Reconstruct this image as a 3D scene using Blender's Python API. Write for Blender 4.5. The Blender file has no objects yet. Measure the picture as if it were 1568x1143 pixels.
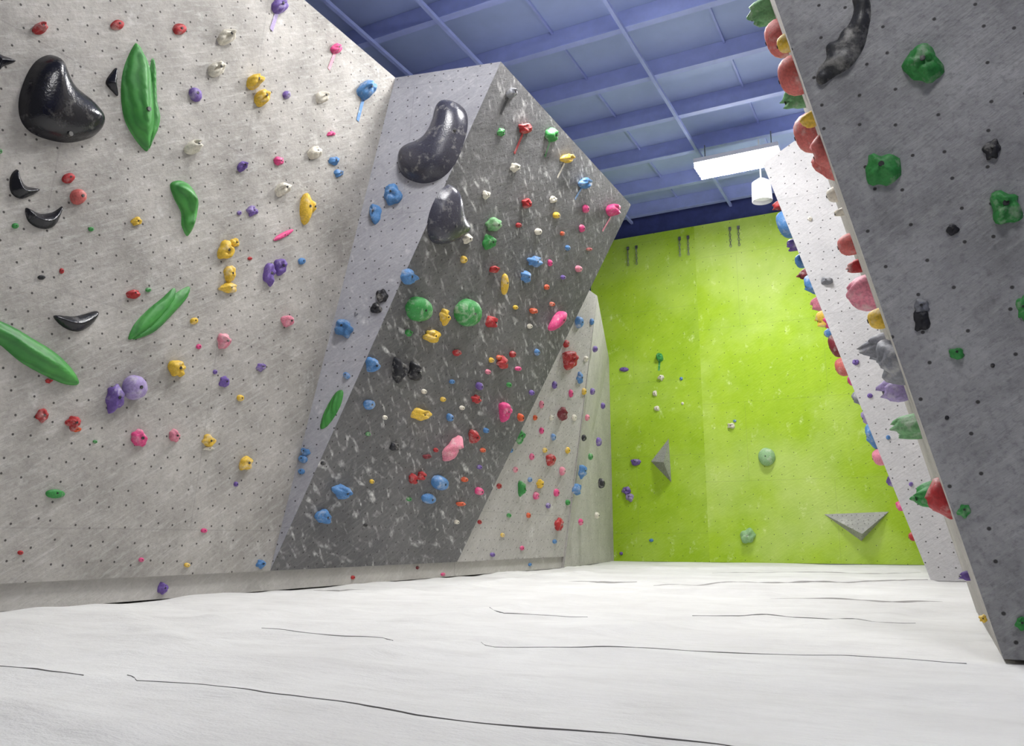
import bpy, bmesh, math, random
from mathutils import Vector, noise, geometry, Matrix
sc = bpy.context.scene
sc.view_settings.view_transform = 'Standard'
try: sc.view_settings.look = 'None'
except Exception: pass
random.seed(4)
# ------------------------------------------------------------------ camera
F = 1250.0; W = 1568.0; H = 1143.0
CAM = Vector((0, 0, .35)); PITCH = math.radians(11.5); YAW = math.radians(26.9)
cd = bpy.data.cameras.new("camera"); cam = bpy.data.objects.new("camera", cd)
sc.collection.objects.link(cam); sc.camera = cam
cd.sensor_width = 36; cd.lens = F / W * 36; cd.clip_start = .02
cam.location = CAM; cam.rotation_euler = (math.pi / 2 + PITCH, 0, YAW)
RT = Vector((math.cos(YAW), math.sin(YAW), 0))
FW = Vector((-math.sin(YAW) * math.cos(PITCH), math.cos(YAW) * math.cos(PITCH), math.sin(PITCH)))
UP = RT.cross(FW)
def ray(x, y): return FW + RT * ((x - W / 2) / F) + UP * ((H / 2 - y) / F)
class Plane:
    def __init__(s, p, n, side=None):
        s.p = Vector(p); s.n = Vector(n).normalized()
        s.t = Vector((0, 0, 1)).cross(s.n)
        if s.t.length < 1e-4: s.t = Vector((1, 0, 0))
        s.t.normalize(); s.u = s.n.cross(s.t)
    def hit(s, x, y, off=0):
        d = ray(x, y); t = ((s.p + s.n * off - CAM).dot(s.n)) / d.dot(s.n)
        return CAM + d * t - s.n * off
XL = -4.1; KZ = .135
P0 = Vector((XL, 4.4, KZ)); P1 = Vector((XL, 6.92, KZ))
TA = Vector((-3.7, 5.12, 4.16)); T0 = Vector((-2.79, 5.3, 4.15)); T1 = Vector((-2.79, 8.55, 4.15))
pA = Plane((XL, 0, KZ), (1, 0, -.0994))
pC = Plane((XL, 0, KZ), (1, 0, -(XL * -1 - 2.79) / (4.15 - KZ)))
nB = (TA - P0).cross(T0 - P0)
if nB.y > 0: nB = -nB
pB = Plane(P0, nB)
pD = Plane((XL, 0, KZ), (1, 0, -.155))
XK = XL - .03
pK = Plane((XK, 0, 0), (1, 0, 0))
YB = 12.8
pG = Plane((0, YB, 0), (0, -1, 0))
YE = 2.93; pE = Plane((0, YE, 0), (0, -1, 0))
YF = 8.0; pF = Plane((0, YF, 0), (0, -1, 0))
pFl = Plane((0, 0, 0), (0, 0, 1))
ES = .215  # lean of near right wall
FS = 1.15 / 4.08
# ------------------------------------------------------------------ materials
def nmat(name):
    m = bpy.data.materials.new(name); m.use_nodes = True
    return m, m.node_tree.nodes, m.node_tree.links, m.node_tree.nodes["Principled BSDF"]
def s2l(c):
    return tuple(((v / 255) / 12.92 if v / 255 <= .04045 else ((v / 255 + .055) / 1.055) ** 2.4) for v in c) + (1,)
def ramp(N, L, src, a, b, ca=(0, 0, 0, 1), cb=(1, 1, 1, 1)):
    r = N.new("ShaderNodeValToRGB"); r.color_ramp.elements[0].position = a; r.color_ramp.elements[1].position = b
    r.color_ramp.elements[0].color = ca; r.color_ramp.elements[1].color = cb
    L.new(src, r.inputs[0]); return r.outputs[0]
def mix(N, L, fac, a, b, mode='MIX'):
    m = N.new("ShaderNodeMix"); m.data_type = 'RGBA'; m.blend_type = mode
    for i, v in ((0, fac), (6, a), (7, b)):
        if hasattr(v, "is_output"): L.new(v, m.inputs[i])
        else: m.inputs[i].default_value = v
    return m.outputs[2]
def mapn(N, L, src, scale, rot=0, loc=(0, 0, 0)):
    m = N.new("ShaderNodeMapping"); m.inputs["Scale"].default_value = scale; m.inputs["Rotation"].default_value = (0, 0, rot)
    m.inputs["Location"].default_value = loc
    L.new(src, m.inputs[0]); return m.outputs[0]
def ntex(N, L, vec, scale, detail=2, rough=.5):
    t = N.new("ShaderNodeTexNoise"); t.inputs["Scale"].default_value = scale; t.inputs["Detail"].default_value = detail
    t.inputs["Roughness"].default_value = rough
    L.new(vec, t.inputs["Vector"]); return t.outputs[0]
def math_(N, L, op, a, b):
    m = N.new("ShaderNodeMath"); m.operation = op
    for i, v in ((0, a), (1, b)):
        if hasattr(v, "is_output"): L.new(v, m.inputs[i])
        else: m.inputs[i].default_value = v
    return m.outputs[0]
def wallmat(name, c1, c2, chalk=(232, 232, 230), chalk_amt=.5, dash=0., dashrot=.9, holes=True, grain=.25, hs=9.5, loc=(0, 0, 0), cloud=0., dth=.64, seam=True, streak_rot=-.6, speckle=.35, rgh=.7):
    m, N, L, B = nmat(name)
    uv = N.new("ShaderNodeUVMap"); v = mapn(N, L, uv.outputs[0], (1, 1, 1), 0, loc)
    big = ntex(N, L, v, 1.5, 8, .72)
    col = mix(N, L, ramp(N, L, big, .34, .66), s2l(c1), s2l(c2))
    fine = ntex(N, L, mapn(N, L, mapn(N, L, v, (1, 1, 1), streak_rot), (2.2, 12, 1)), 3, 6, .75)
    speck = ntex(N, L, v, 45, 4, .7)
    dk = tuple(x * .62 for x in s2l(c1)[:3]) + (1,)
    col = mix(N, L, math_(N, L, 'MULTIPLY', ramp(N, L, speck, .5, .72), speckle), col, dk)
    col = mix(N, L, math_(N, L, 'MULTIPLY', ramp(N, L, fine, .5, .72), grain), col, s2l(chalk))
    if cloud > 0:
        cl = ntex(N, L, v, .55, 4, .55)
        col = mix(N, L, math_(N, L, 'MULTIPLY', ramp(N, L, cl, .45, .72), cloud), col, s2l(chalk))
    rub = ntex(N, L, mapn(N, L, v, (1.6, 1, 1), .5), 4.2, 3, .6)
    rub2 = ntex(N, L, v, 26, 3, .6)
    rr = math_(N, L, 'MULTIPLY', ramp(N, L, rub, .60, .74), ramp(N, L, rub2, .4, .65))
    col = mix(N, L, math_(N, L, 'MULTIPLY', rr, chalk_amt), col, s2l(chalk))
    if dash > 0:
        for k, (sx, sy, ro) in enumerate(((5.5, 15, 0), (8, 22, .4))):
            d = ntex(N, L, mapn(N, L, mapn(N, L, v, (1, 1, 1), dashrot + ro, (k * 3.3, 0, 0)), (sx, sy, 1)), 1, 1.5, .5)
            d2 = ntex(N, L, v, 1.3 + k, 2, .5)
            dd = math_(N, L, 'MULTIPLY', ramp(N, L, d, dth, dth + .14), ramp(N, L, d2, .36, .6))
            dd = math_(N, L, 'MULTIPLY', dd, ramp(N, L, rub2, .3, .65))
            col = mix(N, L, math_(N, L, 'MULTIPLY', dd, dash), col, s2l(chalk))
    if seam:
        br = N.new("ShaderNodeTexBrick"); br.inputs["Scale"].default_value = 1; br.inputs["Brick Width"].default_value = 2.44; br.inputs["Row Height"].default_value = 1.22
        br.inputs["Mortar Size"].default_value = .005; br.inputs["Mortar Smooth"].default_value = .3
        L.new(v, br.inputs["Vector"])
        col = mix(N, L, math_(N, L, 'MULTIPLY', br.outputs["Fac"], .16), col, s2l((90, 88, 88)))
    if holes:
        vo = N.new("ShaderNodeTexVoronoi"); vo.voronoi_dimensions = '2D'; vo.inputs["Scale"].default_value = hs; vo.inputs["Randomness"].default_value = .5
        L.new(v, vo.inputs["Vector"])
        r0 = .0047 * hs
        hm = ramp(N, L, vo.outputs["Distance"], r0, r0 * 1.6, (1, 1, 1, 1), (0, 0, 0, 1))
        col = mix(N, L, math_(N, L, 'MULTIPLY', hm, .9), col, s2l((46, 44, 44)))
    L.new(col, B.inputs["Base Color"]); B.inputs["Roughness"].default_value = rgh; B.inputs["Specular IOR Level"].default_value = .3
    bp = N.new("ShaderNodeBump"); bp.inputs["Strength"].default_value = .4; bp.inputs["Distance"].default_value = .02
    hh = math_(N, L, 'ADD', fine, math_(N, L, 'MULTIPLY', rub2, .5))
    L.new(hh, bp.inputs["Height"]); L.new(bp.outputs[0], B.inputs["Normal"])
    return m
M_A = wallmat("wall_grey_light", (142, 139, 134), (188, 184, 178), chalk_amt=.5, grain=.35)
M_K = wallmat("kick_grey", (172, 169, 164), (190, 187, 182), holes=False, seam=False)
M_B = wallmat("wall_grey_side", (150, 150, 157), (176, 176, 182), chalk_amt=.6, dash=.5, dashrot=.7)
M_C = wallmat("wall_grey_dark", (88, 88, 90), (114, 113, 114), chalk_amt=.45, dash=.85, dashrot=.35, grain=.12, dth=.59, seam=False, speckle=.5, rgh=.55)  # darker paint, with shade of the downward-facing side also put into the base
M_D = wallmat("wall_grey_far", (164, 161, 157), (190, 187, 183), chalk_amt=.6)
M_E = wallmat("wall_grey_near", (128, 128, 130), (186, 186, 188), chalk_amt=.4, grain=.22, seam=False, hs=8, speckle=.6)
M_ES = wallmat("wall_grey_face", (158, 154, 148), (182, 178, 172), chalk_amt=.5)
M_F = wallmat("wall_grey_panel", (188, 187, 189), (208, 206, 207), chalk_amt=.3)
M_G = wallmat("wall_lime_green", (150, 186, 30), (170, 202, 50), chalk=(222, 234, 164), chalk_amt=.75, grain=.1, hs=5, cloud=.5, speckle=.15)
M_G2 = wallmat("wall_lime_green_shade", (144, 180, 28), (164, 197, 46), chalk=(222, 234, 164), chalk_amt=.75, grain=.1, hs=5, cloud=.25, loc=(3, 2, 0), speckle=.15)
def plain(name, c, rough=.6, metal=0, var=.15, sc_=6):
    m, N, L, B = nmat(name)
    tc = N.new("ShaderNodeTexCoord"); n = ntex(N, L, tc.outputs["Object"], sc_, 4, .6)
    a = s2l(c); b = tuple(min(1, x * (1 + var) + .02 * var) for x in a[:3]) + (1,); a2 = tuple(x * (1 - var) for x in a[:3]) + (1,)
    L.new(mix(N, L, ramp(N, L, n, .35, .65), a2, b), B.inputs["Base Color"])
    B.inputs["Roughness"].default_value = rough; B.inputs["Metallic"].default_value = metal
    return m
M_deck = plain("ceiling_blue", (158, 174, 214), .7, var=.06, sc_=1.5)
M_beam = plain("beam_blue", (156, 168, 220), .5, var=.06)
M_navy = plain("navy_paint", (52, 62, 118), .7)
M_white = plain("white_metal", (225, 225, 228), .4, 0, .03)
M_steel = plain("steel", (120, 120, 120), .4, .9)
def holdmat(name, c, rough=.58, chalk=.42, th=.52):
    m, N, L, B = nmat(name)
    tc = N.new("ShaderNodeTexCoord")
    n = ntex(N, L, tc.outputs["Object"], 14, 4, .65)
    n2 = ntex(N, L, tc.outputs["Object"], 90, 2, .6)
    a = s2l(c); dk = tuple(x * .75 for x in a[:3]) + (1,)
    col = mix(N, L, ramp(N, L, n2, .35, .6), dk, a)
    col = mix(N, L, math_(N, L, 'MULTIPLY', ramp(N, L, n, th, th + .18), chalk), col, s2l((225, 222, 215)))
    L.new(col, B.inputs["Base Color"]); B.inputs["Roughness"].default_value = rough
    bp = N.new("ShaderNodeBump"); bp.inputs["Strength"].default_value = .3; bp.inputs["Distance"].default_value = .004
    L.new(n2, bp.inputs["Height"]); L.new(bp.outputs[0], B.inputs["Normal"])
    return m
COL = dict(red=(178, 40, 44), salmon=(205, 104, 98), cream=(226, 220, 204), yellow=(230, 190, 62), purple=(114, 88, 164), lilac=(166, 148, 198),
           pink=(224, 72, 134), rose=(226, 136, 156), blue=(84, 136, 192), green=(56, 148, 70), black=(36, 36, 42), grey=(128, 130, 138), orange=(214, 88, 46),
           pale=(150, 190, 140), dred=(124, 38, 48), bolt=(40, 40, 42), mint=(110, 165, 110))
CN = list(COL); HM = [holdmat("hold_" + k, COL[k]) for k in CN]
M_blk = holdmat("gloss_black", (26, 26, 34), .22, .15, .58)
M_blk2 = holdmat("gloss_slate", (66, 66, 78), .26, .3, .55)
M_char = holdmat("charcoal_rock", (60, 60, 62), .45, .4, .48)
def leafmat():
    m, N, L, B = nmat("grooved_green")
    tc = N.new("ShaderNodeTexCoord"); n = ntex(N, L, tc.outputs["Object"], 5, 4, .6)
    w = N.new("ShaderNodeTexWave"); w.inputs["Scale"].default_value = 9; w.inputs["Distortion"].default_value = 3
    L.new(tc.outputs["Object"], w.inputs["Vector"])
    col = mix(N, L, ramp(N, L, n, .3, .7), s2l((42, 122, 50)), s2l((76, 156, 68)))
    col = mix(N, L, math_(N, L, 'MULTIPLY', ramp(N, L, w.outputs[0], .0, .35, (1, 1, 1, 1), (0, 0, 0, 1)), .3), col, s2l((28, 80, 36)))
    L.new(col, B.inputs["Base Color"]); B.inputs["Roughness"].default_value = .5
    bp = N.new("ShaderNodeBump"); bp.inputs["Strength"].default_value = .4; bp.inputs["Distance"].default_value = .01
    L.new(w.outputs[0], bp.inputs["Height"]); L.new(bp.outputs[0], B.inputs["Normal"]); return m
M_leaf = leafmat()
M_vol = wallmat("volume_grey", (146, 146, 144), (168, 167, 164), holes=True, hs=14, seam=False)
# ------------------------------------------------------------------ mesh helpers
def addobj(name, me, mats, parent=None, smooth=False):
    ob = bpy.data.objects.new(name, me); sc.collection.objects.link(ob)
    for m in mats: me.materials.append(m)
    if smooth:
        for p in me.polygons: p.use_smooth = True
    if parent: ob.parent = parent
    return ob
def poly(name, verts, faces, mats, idx=None, parent=None):
    me = bpy.data.meshes.new(name); me.from_pydata([tuple(v) for v in verts], [], faces)
    bm = bmesh.new(); bm.from_mesh(me); bmesh.ops.recalc_face_normals(bm, faces=bm.faces)
    ul = bm.loops.layers.uv.new("UVMap")
    for i, f in enumerate(bm.faces):
        n = f.normal; t = Vector((0, 0, 1)).cross(n)
        if t.length < 1e-3: t = Vector((1, 0, 0))
        t.normalize(); u = n.cross(t)
        for l in f.loops: l[ul].uv = (l.vert.co.dot(t), l.vert.co.dot(u))
        if idx: f.material_index = idx(f, i) if callable(idx) else idx[i]
    bm.to_mesh(me); bm.free()
    return addobj(name, me, mats, parent)
def prism_y(name, prof, y0, y1, mats, idx=None):
    n = len(prof)
    v = [(x, y0, z) for x, z in prof] + [(x, y1, z) for x, z in prof]
    f = [list(range(n)), list(range(2 * n - 1, n - 1, -1))] + [[i, (i + 1) % n, n + (i + 1) % n, n + i] for i in range(n)]
    return poly(name, v, f, mats, idx)
def boxbm(bm, lo, hi, mi=0):
    vs = [bm.verts.new((x, y, z)) for x in (lo[0], hi[0]) for y in (lo[1], hi[1]) for z in (lo[2], hi[2])]
    for q in ((0, 1, 3, 2), (4, 6, 7, 5), (0, 4, 5, 1), (2, 3, 7, 6), (0, 2, 6, 4), (1, 5, 7, 3)):
        f = bm.faces.new([vs[i] for i in q]); f.material_index = mi
def box(name, lo, hi, mat, parent=None):
    bm = bmesh.new(); boxbm(bm, lo, hi); bmesh.ops.recalc_face_normals(bm, faces=bm.faces)
    me = bpy.data.meshes.new(name); bm.to_mesh(me); bm.free(); return addobj(name, me, [mat], parent)
# ------------------------------------------------------------------ walls
def kickidx(f, i):
    return 1 if (abs(f.normal.z) < .05 and f.calc_center_median().z < KZ) else 0
prism_y("wall_left", [(XK, 0), (XK, KZ), (XL, KZ), (XL + .0994 * (4.16 - KZ), 4.16), (-5.4, 4.16), (-5.4, 0)], -1.5, 6.92, [M_A, M_K], kickidx)
prism_y("wall_left_far", [(XK, 0), (XK, KZ), (XL, KZ), (XL + .155 * (3.42 - KZ), 3.42), (-5.4, 3.42), (-5.4, 0)], 6.925, 9.5, [M_D, M_K], kickidx)
xt = XL + .155 * (3.42 - KZ)
poly("wall_left_corner", [(XL, 9.502, 0), (-4.65, YB, 0), (xt, 9.502, 3.42), (-4.65, YB, 3.36), (-5.4, 9.502, 0), (-5.4, YB, 0), (-5.4, 9.502, 3.42), (-5.4, YB, 3.36), ],
     [[0, 1, 3], [0, 3, 2], [0, 2, 6, 4], [2, 3, 7, 6], [1, 5, 7, 3], [0, 4, 5, 1], [4, 6, 7, 5]], [M_D])
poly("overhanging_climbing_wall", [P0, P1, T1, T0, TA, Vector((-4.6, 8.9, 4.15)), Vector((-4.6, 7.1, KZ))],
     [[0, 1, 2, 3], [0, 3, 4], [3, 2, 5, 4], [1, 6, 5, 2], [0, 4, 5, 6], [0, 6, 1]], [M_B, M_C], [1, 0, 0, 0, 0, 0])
zt = 5.3
prism_y("wall_right_near", [(.15, 0), (.15 - ES * zt, zt), (2.5, zt), (2.5, 0)], YE, 4.68, [M_E, M_ES], lambda f, i: 0 if f.normal.y < -.5 else 1)
prism_y("wall_right_mid", [(.32, 0), (.32, zt), (2.5, zt), (2.5, 0)], 4.685, YF - .005, [M_ES])
prism_y("wall_right_far", [(-.06, 0), (-1.21, 4.08), (-.86, 4.27), (.4, 4.9), (2.5, 4.9), (2.5, 0)], YF, YB - .01, [M_F])
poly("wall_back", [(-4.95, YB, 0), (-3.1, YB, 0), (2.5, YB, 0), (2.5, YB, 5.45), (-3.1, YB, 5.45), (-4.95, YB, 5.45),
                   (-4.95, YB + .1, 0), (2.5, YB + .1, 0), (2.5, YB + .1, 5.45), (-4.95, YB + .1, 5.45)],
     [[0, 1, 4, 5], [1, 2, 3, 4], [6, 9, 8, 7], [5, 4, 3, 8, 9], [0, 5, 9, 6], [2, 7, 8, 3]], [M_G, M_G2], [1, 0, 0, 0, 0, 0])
box("wall_back_upper", (-5.7, YB + .12, 0), (2.6, YB + .3, 6.1), M_navy)
box("wall_left_shell", (-5.8, -1.5, 0), (-5.6, YB + .3, 6.1), M_navy)
box("wall_right_shell", (2.52, -1.5, 0), (2.7, YB + .3, 6.1), M_navy)
# ------------------------------------------------------------------ ceiling
box("ceiling", (-5.8, -1.5, 6.0), (2.7, YB + .3, 6.1), M_deck)
bm = bmesh.new()
ys = [7.63 + 1.05 * k for k in range(-8, 5)] + [12.72]
for y in ys:
    boxbm(bm, (-5.6, y - .012, 5.78), (2.5, y + .012, 5.998))
    boxbm(bm, (-5.6, y - .045, 5.765), (2.5, y + .045, 5.779))
for x in (-5.05, -4.2, -2.5, -.8, .9):
    boxbm(bm, (x - .02, -1.4, 5.72), (x + .02, YB + .1, 5.763))
for x in (-3.35, -1.65, .05):
    boxbm(bm, (x - .012, -1.4, 5.965), (x + .012, YB + .1, 5.998))
bmesh.ops.recalc_face_normals(bm, faces=bm.faces)
me = bpy.data.meshes.new("ceiling_beams"); bm.to_mesh(me); bm.free(); addobj("ceiling_beams", me, [M_beam])
# ------------------------------------------------------------------ lights
m, N, L, B = nmat("lamp_glow"); B.inputs["Emission Color"].default_value = (1, 1, 1, 1); B.inputs["Emission Strength"].default_value = 25
M_glow = m
def fixture(x, y, power, z=5.42, sx=1.12, sy=.46):
    e = bpy.data.objects.new("ceiling_light_fixture", None); sc.collection.objects.link(e); e.location = (0, 0, 0)
    box("housing", (x - sx / 2, y - sy / 2, z), (x + sx / 2, y + sy / 2, z + .06), M_white, e)
    bm = bmesh.new()
    for k in range(5):
        yy = y - sy / 2 + sy * (k + .5) / 5
        bmesh.ops.create_cone(bm, segments=12, radius1=.036, radius2=.036, depth=sx * .99, cap_ends=True,
                              matrix=Matrix.Translation((x, yy, z - .038)) @ Matrix.Rotation(math.pi / 2, 4, 'Y'))
    me = bpy.data.meshes.new("tubes"); bm.to_mesh(me); bm.free(); addobj("tubes", me, [M_glow], e)
    bm = bmesh.new()
    for dx in (-sx * .4, sx * .4): boxbm(bm, (x + dx - .006, y - .006, z + .06), (x + dx + .006, y + .006, 5.76))
    me = bpy.data.meshes.new("hangers"); bm.to_mesh(me); bm.free(); addobj("hangers", me, [M_steel], e)
    ld = bpy.data.lights.new("lamp", 'AREA'); ld.shape = 'RECTANGLE'; ld.size = sx; ld.size_y = sy; ld.energy = power; ld.color = (1, .985, .965)
    lo = bpy.data.objects.new("lamp", ld); sc.collection.objects.link(lo); lo.location = (x, y, z - .085); lo.parent = e
fixture(-1.93, 10.65, 118)
fixture(-2.1, 6.0, 165)
fixture(-1.9, 3.5, 60)
fixture(.3, .7, 46)  # unseen fixture added to brighten the near right wall from above
w = bpy.data.worlds.new("world"); sc.world = w; w.use_nodes = True
w.node_tree.nodes["Background"].inputs[0].default_value = (.9, .92, 1, 1); w.node_tree.nodes["Background"].inputs[1].default_value = .14
e = bpy.data.objects.new("hanging_downlight", None); sc.collection.objects.link(e)
bm = bmesh.new()
bmesh.ops.create_cone(bm, segments=28, radius1=.14, radius2=.13, depth=.28, cap_ends=False, matrix=Matrix.Translation((-1.74, 11.25, 5.17)))
bmesh.ops.create_cone(bm, segments=28, radius1=.13, radius2=.05, depth=.06, cap_ends=True, matrix=Matrix.Translation((-1.74, 11.25, 5.34)))
bmesh.ops.create_circle(bm, segments=28, radius=.13, cap_ends=True, matrix=Matrix.Translation((-1.74, 11.25, 5.08)))
boxbm(bm, (-1.75, 11.24, 5.36), (-1.73, 11.26, 6.0))
me = bpy.data.meshes.new("can"); bm.to_mesh(me); bm.free(); addobj("can", me, [M_white], e)
# ------------------------------------------------------------------ floor mat
def fpt(x, y): return pFl.hit(x, y)
seams = [[(-30, 1016), (60, 1027), (130, 1037)],
         [(192, 1037), (205, 1047), (300, 1055), (420, 1072), (540, 1085), (640, 1100), (760, 1113), (900, 1126), (1100, 1140), (1200, 1150)],
         [(738, 985), (760, 991), (900, 996), (1100, 999), (1300, 1004), (1480, 1015)],
         [(400, 966), (470, 972), (590, 978), (604, 984)], [(750, 937), (770, 943), (900, 947)], [(1060, 945), (1150, 948), (1400, 952)]]
folds = [[(850, 892), (915, 894), (975, 894)], [(1000, 896), (1200, 893), (1422, 893)], [(1180, 921), (1350, 925), (1445, 926)],
         [(480, 903), (520, 905), (560, 903)], [(1090, 878), (1250, 877), (1410, 878)]]
seams3 = [[fpt(*p) for p in s] for s in seams]; folds3 = [[fpt(*p) for p in s] for s in folds]
wr = [[(850, 893), (975, 894)], [(1000, 895), (1200, 892), (1420, 893)], [(900, 966), (1060, 956), (1240, 944)], [(1060, 903), (1300, 905), (1440, 915)],
      [(540, 1003), (640, 988), (760, 980)], [(330, 946), (470, 936), (600, 930)], [(1150, 921), (1440, 926)], [(500, 915), (620, 905)], [(640, 950), (800, 930), (900, 924)],
      [(1000, 873), (1200, 872), (1400, 874)], [(0, 1085), (180, 1120)], [(200, 1000), (330, 985)], [(700, 900), (820, 884), (900, 880)], [(1250, 960), (1400, 935), (1460, 925)], [(180, 945), (260, 975)], [(1000, 905), (1180, 912)]]
wr3 = [[fpt(*p) for p in s] for s in wr]
segs = []
for s in seams3:
    for a, b in zip(s, s[1:]): segs.append((a, b, .008, .06))
for s in wr3:
    for a, b in zip(s, s[1:]):
        am = .022 if a.y > 5 else .016
        segs.append((a, b, am + .012 * (a.y > 7), .085))
def fh(x, y):
    z = .014 * noise.noise(Vector((x * .9, y * 1.6, 0))) + .014 * noise.noise(Vector((x * 1.3, y * 4.5, 3)))
    p = Vector((x, y, 0)); z2 = 0
    p = p + Vector((0, .05 * noise.noise(Vector((x * 2, y, 7))), 0))
    for a, b, am, wd in segs:
        d = b - a; t = max(0, min(1, (p - a).dot(d) / d.length_squared)); q = a + d * t
        k = (p - q).length / wd
        if k < 3: z2 = max(z2, am * math.exp(-k * k))
    return z + z2 - .004
xs = [-5.2 + .06 * i for i in range(128)]
yy = [-.8]
while yy[-1] < YB + .05: yy.append(yy[-1] + (.022 if .9 < yy[-1] < 4.5 else .035))
verts = [(x, y, fh(x, y)) for y in yy for x in xs]
nx = len(xs)
faces = [(j * nx + i, j * nx + i + 1, (j + 1) * nx + i + 1, (j + 1) * nx + i) for j in range(len(yy) - 1) for i in range(nx - 1)]
me = bpy.data.meshes.new("floor"); me.from_pydata(verts, [], faces)
m, N, L, B = nmat("canvas_mat")
tc = N.new("ShaderNodeTexCoord"); o = tc.outputs["Object"]
n1 = ntex(N, L, o, 1.1, 6, .65); n2 = ntex(N, L, mapn(N, L, o, (1, 2.6, 1), .15), 3, 6, .68); n3 = ntex(N, L, o, 160, 2, .5)
col = mix(N, L, ramp(N, L, n1, .3, .7), s2l((206, 205, 203)), s2l((226, 226, 224)))
col = mix(N, L, math_(N, L, 'MULTIPLY', ramp(N, L, n2, .5, .75), .4), col, s2l((186, 184, 181)))
L.new(col, B.inputs["Base Color"]); B.inputs["Roughness"].default_value = .75; B.inputs["Specular IOR Level"].default_value = .15
bp = N.new("ShaderNodeBump"); bp.inputs["Strength"].default_value = .45; bp.inputs["Distance"].default_value = .03
L.new(math_(N, L, 'ADD', n2, math_(N, L, 'MULTIPLY', n3, .06)), bp.inputs["Height"]); L.new(bp.outputs[0], B.inputs["Normal"])
M_mat = m
floor = addobj("floor", me, [M_mat], smooth=True)
M_seam = plain("seam_gap", (112, 110, 108), .8)
M_fold_shade = plain("canvas_fold_shade", (150, 148, 145), .8)  # greyer than the canvas: shadow line of the folds painted into their colour
def ribbons(name, lines, mat, h0, hk, w0, wk):
    bm = bmesh.new()
    for s in lines:
        pts = []
        for a, b in zip(s, s[1:]):
            n = max(2, int((b - a).length / .025))
            for i in range(n): pts.append(a.lerp(b, i / n))
        pts.append(s[-1]); prev = None
        for i, p in enumerate(pts):
            d = (pts[min(i + 1, len(pts) - 1)] - pts[max(i - 1, 0)]).normalized(); nrm = Vector((-d.y, d.x, 0))
            j = noise.noise(p * 3) * .03 + noise.noise(p * 9) * .012
            v_ = min(1, abs(noise.noise(p * 3.5)) * 2.2) * min(1, i / 8, (len(pts) - 1 - i) / 8)
            wd = w0 + wk * v_; q = p + nrm * j
            r = []
            for k, hh in ((-1, -.004), (0, h0 + hk * v_), (1, -.004)):
                v = q + nrm * wd * k; r.append(bm.verts.new((v.x, v.y, fh(q.x, q.y) + .001 + hh)))
            if prev:
                bm.faces.new((prev[0], prev[1], r[1], r[0])); bm.faces.new((prev[1], prev[2], r[2], r[1]))
            prev = r
    me = bpy.data.meshes.new(name); bm.to_mesh(me); bm.free(); addobj(name, me, [mat], floor)
ribbons("mat_seams", seams3, M_seam, .0004, .0018, .0012, .0024)
ribbons("mat_folds", folds3, M_fold_shade, .001, .006, .012, .01)
# ------------------------------------------------------------------ holds
RINGS = [(1, -.03), (1.0, .18), (.93, .5), (.78, .76), (.55, .93), (.28, 1.0)]
def blob(bm, c, U, V, n, h, mi, style='r', bolt=True, seed=0):
    rg = random.Random(seed * 7 + int(c.x * 1000) + int(c.z * 777)); ns = 24
    ph = rg.random() * 40
    la = {'r': .10, 'j': .22, 'l': .5, 'c': .14}[style]; fr = {'r': .8, 'j': 1.0, 'l': 1.3, 'c': .9}[style]
    rings = []
    sh = {'r': .05, 'j': .45, 'l': .1, 'c': .25}[style]
    for k, (s, z) in enumerate(RINGS):
        ring = []
        for i in range(ns):
            a = i * 2 * math.pi / ns; ca, sa = math.cos(a), math.sin(a)
            r = s * (1 + la * noise.noise(Vector((ca * fr + ph, sa * fr, k * .12))) + .06 * noise.noise(Vector((ca * 3 + ph, sa * 3, k * .5))))
            if style == 'j' and z > .4: r *= 1.08
            off = V * (.5 * sh * max(z, 0))
            zz = h * z * (1 + (.75 * noise.noise(Vector((ca * s * 1.8 + ph, sa * s * 1.8, 5))) if style in 'lj' and k > 0 else 0))
            ring.append(bm.verts.new(c + U * (.5 * r * ca) + V * (.5 * r * sa) + off * (1 if k else 0) + n * zz))
        rings.append(ring)
    for a, b in zip(rings, rings[1:]):
        for i in range(ns):
            f = bm.faces.new((a[i], a[(i + 1) % ns], b[(i + 1) % ns], b[i])); f.material_index = mi; f.smooth = True
    cc = sum((v.co for v in rings[-1]), Vector()) / ns
    cv = bm.verts.new(cc - n * .02 * h)
    for i in range(ns):
        f = bm.faces.new((rings[-1][i], rings[-1][(i + 1) % ns], cv)); f.material_index = mi; f.smooth = True
    if bolt:
        rr = min(.010, .1 * min(U.length, V.length))
        u = U.normalized(); v = n.cross(u)
        a = [bm.verts.new(cc + u * rr * math.cos(t * math.pi / 4) + v * rr * math.sin(t * math.pi / 4)) for t in range(8)]
        b = [bm.verts.new(x.co + n * .004) for x in a]
        for i in range(8): bm.faces.new((a[i], a[(i + 1) % 8], b[(i + 1) % 8], b[i])).material_index = CN.index('bolt')
        bm.faces.new(b).material_index = CN.index('bolt')
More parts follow.
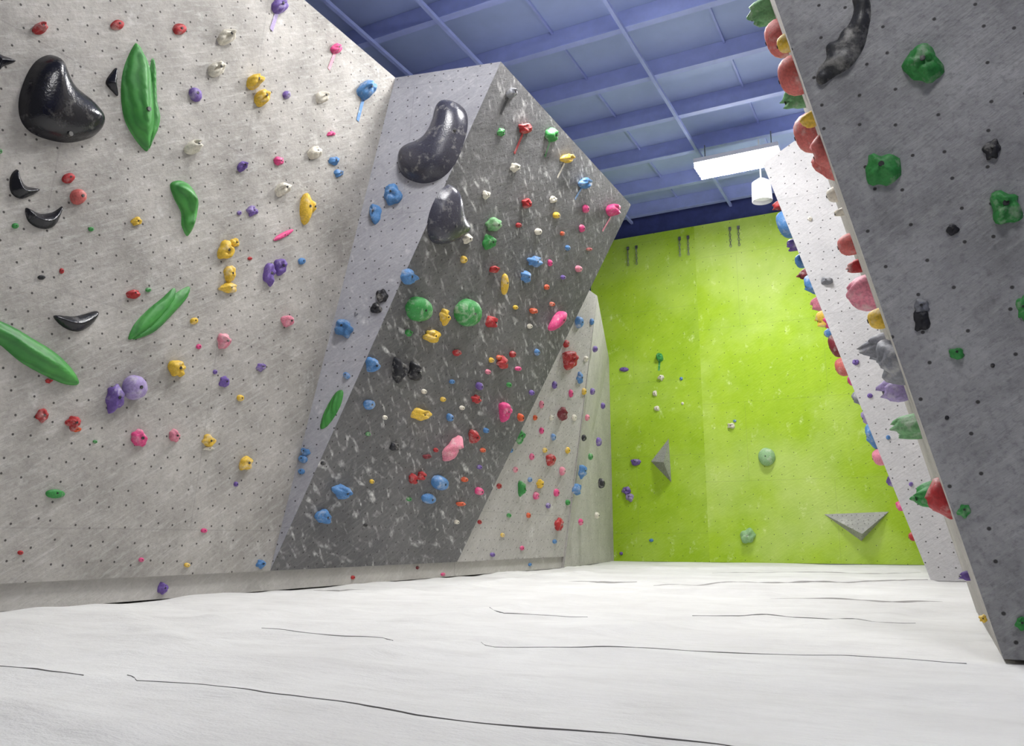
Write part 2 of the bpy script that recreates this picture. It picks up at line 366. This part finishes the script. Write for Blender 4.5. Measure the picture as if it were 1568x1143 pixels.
def group(name, plane, items, hf=.5, sc_=.85):
    bm = bmesh.new()
    for i, it in enumerate(items):
        x, y, w_, h_, c = it[:5]; st = it[5] if len(it) > 5 else None; rot = it[6] if len(it) > 6 else 0
        pl = it[7] if len(it) > 7 else plane
        if st is None: st = random.choice('rjlc') if w_ > 12 else 'r'
        w_ *= sc_; h_ *= sc_
        ca, sa = math.cos(math.radians(rot)), math.sin(math.radians(rot))
        U = pl.hit(x + w_ / 2 * ca, y - w_ / 2 * sa) - pl.hit(x - w_ / 2 * ca, y + w_ / 2 * sa)
        V = pl.hit(x - h_ / 2 * sa, y - h_ / 2 * ca) - pl.hit(x + h_ / 2 * sa, y + h_ / 2 * ca)
        hh = hf * min(U.length, V.length) * random.uniform(.8, 1.15)
        cc = pl.hit(x, y, hh * .45)
        if st == 'j': cc -= V * .12; hh *= 1.35
        blob(bm, cc, U, V, pl.n, hh, CN.index(c), st, seed=i)
    bmesh.ops.recalc_face_normals(bm, faces=bm.faces)
    me = bpy.data.meshes.new(name); bm.to_mesh(me); bm.free(); return addobj(name, me, HM)
hA = [(62,42,26,20,'red'),(181,38,24,18,'red'),(276,44,24,20,'red'),(347,55,26,26,'cream','j'),(332,105,24,24,'cream','j'),(390,124,20,26,'yellow','j'),(401,149,22,26,'yellow','j'),
(301,145,18,28,'purple','c',30),(440,145,12,15,'purple'),(428,8,26,24,'purple','j'),(515,74,18,16,'pink','j'),(562,136,26,30,'blue','j'),(494,148,20,20,'cream','j'),(297,224,26,24,'cream','j'),
(508,205,14,8,'pink'),(482,233,22,20,'cream','j'),(513,246,17,16,'blue'),(520,265,16,14,'blue'),(428,247,17,15,'pink'),(371,254,14,17,'purple'),(106,273,22,18,'red'),(122,301,26,28,'salmon','r'),
(433,289,22,22,'cream','j'),(470,322,17,54,'yellow','c'),(479,318,12,26,'yellow','l'),(387,323,18,17,'purple','l'),(367,326,8,8,'purple'),(210,339,16,14,'yellow'),(140,351,10,8,'green'),(24,346,12,10,'green'),
(435,360,40,9,'pink','r',28),(347,384,24,30,'yellow','l'),(360,372,16,16,'yellow','l'),(353,420,17,30,'yellow','l'),(351,441,34,16,'yellow','l'),(414,420,20,40,'purple','l'),(431,408,20,30,'purple','l'),
(463,400,12,12,'blue'),(383,396,8,6,'red'),(64,425,14,8,'black'),(95,415,8,10,'red'),(204,450,22,15,'red'),(228,444,10,8,'green'),(298,492,14,12,'yellow'),(443,492,20,22,'rose','l'),
(345,523,19,28,'rose','l'),(305,531,9,9,'pink'),(273,565,26,30,'yellow','l'),(401,562,15,15,'purple'),(330,570,8,8,'purple'),(344,585,15,18,'purple','l'),(209,594,38,44,'lilac','r'),(178,611,28,46,'purple','l'),
(66,637,20,24,'red','l'),(75,584,14,7,'red'),(114,648,24,24,'red','l'),(118,658,16,9,'orange','l'),(369,610,12,12,'yellow'),(214,672,26,30,'pink','l'),(268,668,16,22,'rose','l'),(321,676,22,20,'yellow','l'),(320,687,18,8,'cream'),
(377,710,18,28,'yellow','l',-15),(146,677,8,6,'green'),(362,742,7,9,'purple'),(313,813,11,8,'pink'),(32,847,10,8,'red'),(217,858,9,8,'pink'),(287,866,10,8,'yellow'),(401,864,14,16,'blue'),
(0,232,9,9,'green'),(86,757,34,16,'green','c'),(250,902,16,20,'purple','l',0,pK),(541,885,7,7,'red','r',0,pK),(679,880,8,6,'pink','r',0,pK),(640,870,6,6,'dred','r',0,pK)]
group("climbing_holds", pA, hA)
hB = [(600,297,28,32,'blue','l'),(573,326,20,32,'blue','l'),(526,502,30,28,'blue','l'),(467,692,16,14,'blue'),(463,703,16,14,'blue'),(461,722,12,10,'blue'),(530,575,12,12,'blue'),(584,453,20,22,'black','l'),(575,472,20,16,'black','l'),
(545,480,6,6,'grey')]
group("climbing_holds", pB, hB)
hC = [(784,142,16,18,'grey','j'),(805,197,20,18,'red','l'),(846,208,18,26,'green','l'),(869,242,22,15,'yellow','j'),(790,256,13,17,'cream','l'),(896,280,20,18,'blue','j'),(745,299,13,14,'cream','l'),(807,312,13,17,'red','l'),
(848,306,12,12,'cream','l'),(853,330,10,12,'yellow'),(758,345,26,24,'mint','l'),(750,371,16,26,'green','l'),(825,355,12,12,'cream'),(717,366,14,16,'cream','l'),(898,320,9,15,'pink'),(892,350,8,14,'pink'),(939,321,16,22,'pink','j'),
(903,382,10,6,'red'),(887,412,10,12,'rose'),(711,398,10,14,'yellow'),(757,412,14,12,'red'),(820,401,22,18,'blue','l'),(806,424,14,20,'blue','l'),(774,437,10,38,'yellow','c'),(843,403,6,12,'pink'),(627,424,22,26,'blue','l'),
(645,475,42,44,'green','r'),(720,480,42,48,'green','r'),(682,486,12,26,'yellow','l'),(663,515,24,22,'yellow','l'),(754,494,13,22,'red','l'),(790,471,8,8,'yellow'),(818,477,14,10,'orange','l'),(855,493,14,42,'pink','c',-32),
(627,510,12,12,'green','l'),(612,569,20,38,'black','l'),(637,571,20,32,'black','l'),(753,552,8,10,'yellow'),(771,556,18,20,'red','l'),(765,548,9,9,'orange'),(700,540,13,11,'red'),(794,565,11,8,'pink'),(646,636,30,20,'yellow','l'),
(730,612,13,14,'red','l'),(774,631,14,36,'pink','l'),(679,612,9,9,'yellow'),(798,640,8,15,'orange'),(694,688,16,46,'rose','l',-32),(727,670,16,24,'red','l'),(735,592,10,14,'purple'),(634,735,12,18,'red','l'),(647,730,12,18,'red','l'),
(676,741,24,26,'blue','r'),(658,765,22,18,'blue','r'),(706,772,16,8,'orange'),(735,753,12,14,'pink'),(605,685,14,16,'black','l'),(526,755,28,26,'blue','l'),(497,793,22,26,'blue','l'),(570,738,8,8,'yellow'),(564,665,8,8,'green'),
(712,735,12,9,'orange'),(735,716,8,8,'purple'),(572,560,22,26,'blue','l'),(567,621,20,18,'blue'),(768,203,10,16,'green','l'),(690,640,9,14,'blue'),(812,500,9,9,'cream'),(786,543,9,12,'red'),(823,540,8,12,'blue'),
(748,570,9,9,'rose'),(708,625,8,8,'cream'),(740,690,9,8,'orange'),(668,690,8,8,'red'),(650,600,8,9,'cream'),(838,440,8,10,'orange'),(863,425,8,8,'purple'),(870,380,8,10,'blue'),(795,345,9,9,'red'),(862,358,7,8,'orange'),
(815,602,8,10,'purple'),(700,800,8,8,'cream'),(560,805,8,6,'black'),(495,710,8,8,'black'),(655,700,14,8,'dred','l'),(627,765,8,8,'green'),(745,660,8,10,'blue'),(590,640,8,8,'cream'),(780,590,9,9,'green'),(846,466,9,8,'orange'),(693,585,9,8,'blue')]
group("climbing_holds", pC, hC)
hD = [(875,551,22,34,'red','l'),(889,579,10,18,'blue','l'),(868,527,8,14,'red'),(888,494,10,22,'blue'),(875,603,6,14,'pink'),(862,635,11,24,'dred','l'),(830,620,6,14,'rose'),(830,660,6,12,'pink'),(796,668,14,26,'green','l'),(844,705,13,22,'red','l'),
(828,742,11,16,'yellow','l'),(800,750,10,30,'green','l'),(857,805,11,22,'red','l'),(893,722,9,26,'blue','l'),(884,750,9,22,'blue','l'),(862,722,7,16,'rose'),(853,755,8,14,'pink'),(918,677,7,16,'purple'),(922,741,7,18,'black'),
(895,671,6,12,'black'),(924,622,6,12,'purple'),(912,535,6,12,'purple'),(907,493,6,12,'blue'),(765,745,8,10,'red'),(780,790,7,8,'green'),(812,735,7,9,'blue'),(835,690,7,9,'yellow'),(850,590,7,14,'purple'),(848,670,7,12,'blue'),
(815,700,7,12,'pink'),(870,690,7,12,'yellow'),(810,790,7,10,'orange'),(840,775,7,10,'purple'),(790,720,8,10,'rose'),(822,760,8,14,'pink'),(870,770,7,10,'green'),(880,640,7,12,'cream'),(900,640,6,12,'rose'),(895,600,6,12,'yellow'),
(905,700,6,12,'green'),(908,600,6,12,'purple'),(850,830,7,8,'blue'),(770,820,7,8,'yellow'),(735,800,7,8,'red'),(755,850,8,8,'purple'),(800,840,7,8,'pink'),(820,640,6,10,'orange'),(898,550,6,10,'cream'),(890,800,6,12,'pink'),(915,790,6,12,'cream'),
(845,640,6,10,'cream'),(783,690,7,9,'blue'),(812,865,6,6,'blue','r',0,pK)]
group("climbing_holds", pD, hD, .4)
hG = [(955,566,16,8,'purple'),(1010,547,12,14,'green','j'),(1012,578,11,10,'cream','l'),(1043,580,6,6,'blue'),(1003,603,9,9,'cream','l'),(1006,626,11,8,'cream','l'),(973,708,17,12,'purple','l'),(959,752,15,14,'purple','l'),(964,762,15,14,'lilac','l'),
(1119,652,13,10,'cream','l'),(1173,700,30,32,'pale','r'),(1145,822,26,26,'pale','l'),(997,828,8,6,'blue'),(951,848,6,6,'purple'),(1125,645,6,5,'blue'),(1045,618,5,5,'cream')]
group("climbing_holds", pG, hG)
hE = [(1412,97,64,62,'green','l'),(1350,258,60,62,'green','l'),(1540,317,64,56,'green','l'),(1566,472,22,44,'green','l'),(1465,541,26,22,'green','l'),(1477,782,24,24,'green','l'),(1565,955,24,24,'green','l'),(1519,228,31,35,'black','l'),
(1459,351,21,19,'black','l'),(1411,470,28,26,'grey','l'),(1411,490,28,40,'black','l'),(1505,948,14,14,'yellow','l'),(1450,640,8,8,'black'),(1520,560,8,8,'black')]
group("climbing_holds", pE, hE, .35)
hF = [(1265,430,20,14,'grey','l'),(1310,555,12,9,'purple','l'),(1332,606,10,8,'purple'),(1240,335,8,8,'cream'),(1395,742,8,8,'purple'),(1360,670,8,8,'blue')]
group("climbing_holds", pF, hF)
def profile_group(name, items, lean, xb, yr):
    n = Vector((-1, 0, -lean)).normalized(); bm = bmesh.new()
    for i, (x, y, w_, h_, c, fy) in enumerate(items):
        Y0 = yr[0] + (yr[1] - yr[0]) * fy
        d = ray(x, y); t = Y0 / d.y; z = CAM.z + d.z * t
        base = Vector((xb - lean * z, Y0, z)); dep = (base - CAM).dot(FW)
        hh = max(.04, (xb - lean * z) - (d.x * t) + w_ * dep / F * .42)
        sz = h_ * dep / F
        hh = min(hh, sz * .75)
        up = Vector((-lean, 0, 1)).normalized(); al = Vector((0, 1, 0))
        blob(bm, base, al * sz * .95, up * sz, n, hh, CN.index(c), random.choice('rl'), seed=i)
    bmesh.ops.recalc_face_normals(bm, faces=bm.faces)
    me = bpy.data.meshes.new(name); bm.to_mesh(me); bm.free(); return addobj(name, me, HM)
profile_group("climbing_holds", [(1165,22,30,44,'mint',.5),(1185,60,28,60,'salmon',.4),(1200,67,20,30,'yellow',.1),(1208,118,34,62,'salmon',.2),(1210,152,28,34,'mint',.55),(1233,205,36,66,'salmon',.35),(1240,182,18,24,'yellow',.1),
(1264,240,40,70,'salmon',.15),(1275,298,14,24,'cream',.6),(1288,325,14,14,'cream',.4),(1292,375,20,34,'salmon',.55),(1301,410,16,22,'red',.6),(1320,447,36,54,'rose',.4),(1340,488,24,34,'yellow',.2),(1338,532,26,44,'grey',.6),
(1370,555,46,72,'grey',.15),(1363,598,36,40,'lilac',.4),(1385,652,38,40,'mint',.3),(1412,758,36,44,'green',.4),(1440,768,30,60,'red',.1),(1460,882,10,14,'purple',.4)], ES, .15, (YE + .08, 4.6))
profile_group("climbing_holds", [(1190,315,14,16,'red',.1),(1198,345,16,44,'blue',.1),(1212,375,12,20,'purple',.2),(1223,400,12,24,'blue',.3),(1240,437,14,26,'blue',.1),(1250,465,14,24,'rose',.3),(1257,490,12,26,'yellow',.1),(1268,495,12,20,'pink',.1),
(1278,530,18,38,'dred',.15),(1290,562,24,30,'salmon',.1),(1305,583,14,16,'pink',.3),(1318,610,12,20,'grey',.1),(1332,640,14,24,'lilac',.3),(1336,668,18,34,'blue',.1),(1347,700,24,26,'rose',.1),(1370,738,12,16,'purple',.2),(1385,775,12,16,'pink',.1),
(1397,822,12,14,'red',.1),(1228,420,10,16,'dred',.2),(1262,510,10,16,'blue',.3)], FS, -.06, (YF + .12, YF + 2.5))
# big shaped holds
def catmull(P, k=4):
    out = []; n = len(P)
    for i in range(n):
        a, b, c, d = P[i - 1], P[i], P[(i + 1) % n], P[(i + 2) % n]
        for j in range(k):
            t = j / k
            out.append(.5 * ((2 * b) + (c - a) * t + (2 * a - 5 * b + 4 * c - d) * t * t + (3 * b - a - 3 * c + d) * t ** 3))
    return out
def inside(p, P):
    r = False; n = len(P)
    for i in range(n):
        a, b = P[i], P[(i + 1) % n]
        if (a.y > p.y) != (b.y > p.y) and p.x < (b.x - a.x) * (p.y - a.y) / (b.y - a.y) + a.x: r = not r
    return r
def dist(p, P):
    m_ = 1e9; n = len(P)
    for i in range(n):
        a, b = P[i], P[(i + 1) % n]; d = b - a
        t = max(0, min(1, (p - a).dot(d) / max(d.length_squared, 1e-12))); m_ = min(m_, (p - a - d * t).length)
    return m_
def bighold(name, pts, pl, hk, mat, mode='dome', smooth=True, rough=0, parent=None, bolt=None, off=.03, base=0):
    Pw = [pl.hit(x, y, off) for x, y in pts]
    P2 = [Vector(((p - pl.p).dot(pl.t), (p - pl.p).dot(pl.u))) for p in Pw]
    P2 = catmull(P2, 5 if smooth else 1)
    n = len(P2); cx = [p.x for p in P2]; cy = [p.y for p in P2]
    st = max(max(cx) - min(cx), max(cy) - min(cy)) / 34
    inner = []; y = min(cy); r = 0
    while y < max(cy):
        x = min(cx) + (st / 2 if r % 2 else 0)
        while x < max(cx):
            p = Vector((x, y))
            if inside(p, P2) and dist(p, P2) > st * .45: inner.append(p)
            x += st
        y += st * .87; r += 1
    res = geometry.delaunay_2d_cdt(P2 + inner, [], [list(range(n))], 1, 1e-6)
    vs, fs = res[0], res[2]
    ds = [dist(v, P2) for v in vs]; D = max(ds); h = hk * D
    def prof(t): return h * math.sqrt(max(0, 1 - (1 - t) ** 2)) if mode == 'dome' else h * (t ** .7)
    verts = []
    for v, d in zip(vs, ds):
        z = prof(min(1, d / D))
        if rough: z *= 1 + rough * noise.noise(Vector((v.x * 14, v.y * 14, 1)))
        if d < 1e-5: z = -.004
        verts.append(pl.p + pl.t * v.x + pl.u * v.y + pl.n * z)
    me = bpy.data.meshes.new(name); me.from_pydata([tuple(v) for v in verts], [], [tuple(f) for f in fs])
    bm = bmesh.new(); bm.from_mesh(me); bmesh.ops.recalc_face_normals(bm, faces=bm.faces)
    if sum((f.normal.dot(pl.n) for f in bm.faces)) < 0: bmesh.ops.reverse_faces(bm, faces=bm.faces)
    if mode == 'dome' and not rough:
        inn = [v for v in bm.verts if not v.is_boundary]
        for _ in range(4): bmesh.ops.smooth_vert(bm, verts=inn, factor=.5, use_axis_x=True, use_axis_y=True, use_axis_z=True)
    for f in bm.faces: f.smooth = True
    for bx, by in (bolt or []):
        c = pl.hit(bx, by, h * .6)
        q = pl.n.to_track_quat('Z', 'Y').to_matrix().to_4x4()
        v2 = Vector(((c - pl.p).dot(pl.t), (c - pl.p).dot(pl.u))); zz = prof(min(1, dist(v2, P2) / D))
        k0 = len(bm.faces)
        bmesh.ops.create_cone(bm, segments=12, radius1=.014, radius2=.012, depth=.02, cap_ends=True, matrix=Matrix.Translation(c + pl.n * zz) @ q)
        bm.faces.ensure_lookup_table()
        for f in bm.faces[k0:]: f.material_index = 1
    bm.to_mesh(me); bm.free()
    return addobj(name, me, [mat, M_steel], parent)
bighold("black_climbing_hold", [(80,82),(95,88),(105,110),(115,130),(140,150),(160,175),(160,195),(145,210),(110,218),(75,212),(50,200),(36,180),(34,150),(45,115),(60,92)], pA, .75, M_blk, bolt=[(107,205)], off=.03)
bighold("black_climbing_hold", [(680,153),(700,155),(713,170),(714,195),(705,225),(690,255),(670,272),(645,278),(620,270),(608,255),(608,235),(622,222),(645,212),(658,190),(665,165)], pB, .75, M_blk2, bolt=[(697,200)])
bighold("black_climbing_hold", [(687,285),(697,285),(704,300),(708,325),(718,345),(710,362),(690,374),(668,373),(659,355),(662,330),(672,305)], pC, .7, M_blk2, bolt=[(690,345)])
L1 = bighold("green_leaf_hold", [(213,63),(222,75),(233,98),(238,130),(242,185),(236,215),(230,232),(210,210),(195,180),(190,140),(195,100)], pA, .75, M_leaf, 'ridge', bolt=[(222,168)])
bighold("leaf_fin", [(236,92),(244,100),(246,150),(251,185),(240,215),(232,228),(228,180)], pA, .8, M_leaf, 'ridge', parent=L1)
bighold("green_leaf_hold", [(266,280),(285,276),(303,292),(308,312),(302,345),(292,362),(283,345),(282,325),(270,300)], pA, .9, M_leaf, 'ridge', rough=.5)
L3 = bighold("green_leaf_hold", [(202,521),(210,497),(232,473),(252,457),(272,440),(272,460),(252,486),(228,508)], pA, .8, M_leaf, 'ridge')
bighold("leaf_fin", [(206,521),(230,500),(253,474),(272,450),(295,438),(292,456),(268,484),(240,510)], pA, .8, M_leaf, 'ridge', parent=L3)
bighold("green_leaf_hold", [(0,487),(30,500),(60,518),(95,540),(120,565),(131,588),(110,590),(75,575),(40,555),(10,530),(-15,515),(-25,482)], pA, .8, M_leaf, 'ridge', off=.05)
bighold("green_leaf_hold", [(487,655),(492,632),(510,600),(523,597),(518,622),(500,650)], pB, .6, M_leaf, 'ridge', rough=.4)
for pts in ([(-6,78),(12,84),(30,92),(12,100),(4,106),(-8,98)], [(184,102),(172,114),(167,126),(176,138),(186,146),(184,126)], [(32,258),(21,270),(22,294),(40,304),(67,290),(46,284),(38,274)],
            [(45,317),(48,338),(68,350),(90,345),(102,315),(86,324),(66,326)], [(87,483),(120,484),(155,476),(149,494),(127,508),(103,502)]):
    bighold("black_claw_hold", pts, pA, 1.1, M_blk, 'ridge')
bighold("black_rock_hold", [(1304,-12),(1328,-10),(1334,12),(1330,42),(1322,72),(1303,99),(1279,114),(1258,127),(1248,119),(1252,100),(1264,86),(1264,66),(1280,58),(1286,46),(1298,34),(1306,12)], pE, .5, M_char, 'dome', rough=.6, off=.015)
# volumes on green wall
def volume(name, pts, apex, ht, pl):
    b = [pl.hit(x, y) + pl.n * .001 for x, y in pts]; ap = pl.hit(apex[0], apex[1], ht) + pl.n * ht
    n = len(b); return poly(name, b + [ap], [list(range(n))] + [[i, (i + 1) % n, n] for i in range(n)], [M_vol])
volume("triangular_climbing_volume", [(997,707),(1024,672),(1028,739)], (1016,708), .3, pG)
volume("triangular_climbing_volume", [(1262,788),(1361,784),(1319,829)], (1320,818), .2, pG)
# tape strips
def tapes(pl, lst, name):
    bm = bmesh.new()
    for x0, y0, x1, y1, w_, c in lst:
        a = pl.hit(x0, y0) + pl.n * .004; b = pl.hit(x1, y1) + pl.n * .004
        s_ = pl.n.cross((b - a).normalized()) * (w_ / 2 * (a - CAM).length / F)
        f = bm.faces.new([bm.verts.new(v) for v in (a - s_, a + s_, b + s_, b - s_)]); f.material_index = CN.index(c)
    me = bpy.data.meshes.new(name); bm.to_mesh(me); bm.free(); addobj(name, me, HM)
tapes(pA, [(424,18,415,46,6,'lilac'),(512,82,503,106,5,'rose'),(556,150,547,185,6,'blue')], "route_tape")
tapes(pC, [(778,148,766,175,5,'bolt'),(800,205,787,235,5,'red'),(842,215,834,240,3,'green'),(864,250,853,272,4,'cream'),(890,288,880,305,4,'blue'),(935,332,922,354,4,'rose')], "route_tape")
tapes(pG, [(1010,553,1009,568,3,'green')], "route_tape")
# chains
for cx, cy in ((962, 383), (1041, 368), (1118, 353)):
    bm = bmesh.new()
    for dx, dy in ((0, 0), (13, -2)):
        top = pG.hit(cx + dx, cy + dy)
        for k in range(7):
            M0 = Matrix.Translation(top + Vector((0, -.03, -.045 * k))) @ Matrix.Rotation(math.pi / 2 if k % 2 else .3, 4, 'Z') @ Matrix.Rotation(math.pi / 2, 4, 'X')
            R, r = .022, .0045; grid = []
            for i in range(10):
                a = i * math.pi / 5
                grid.append([bm.verts.new(M0 @ Vector(((R * .7 + r * math.cos(b * math.pi / 3)) * math.cos(a), (R * 1.15 + r * math.cos(b * math.pi / 3)) * math.sin(a), r * math.sin(b * math.pi / 3)))) for b in range(6)])
            for i in range(10):
                for b in range(6): bm.faces.new((grid[i][b], grid[(i + 1) % 10][b], grid[(i + 1) % 10][(b + 1) % 6], grid[i][(b + 1) % 6]))
        boxbm(bm, top + Vector((-.02, -.03, .0)), top + Vector((.02, 0, .05)))
    me = bpy.data.meshes.new("anchor_chain"); bm.to_mesh(me); bm.free(); addobj("anchor_chain", me, [M_steel])
print("DONE")
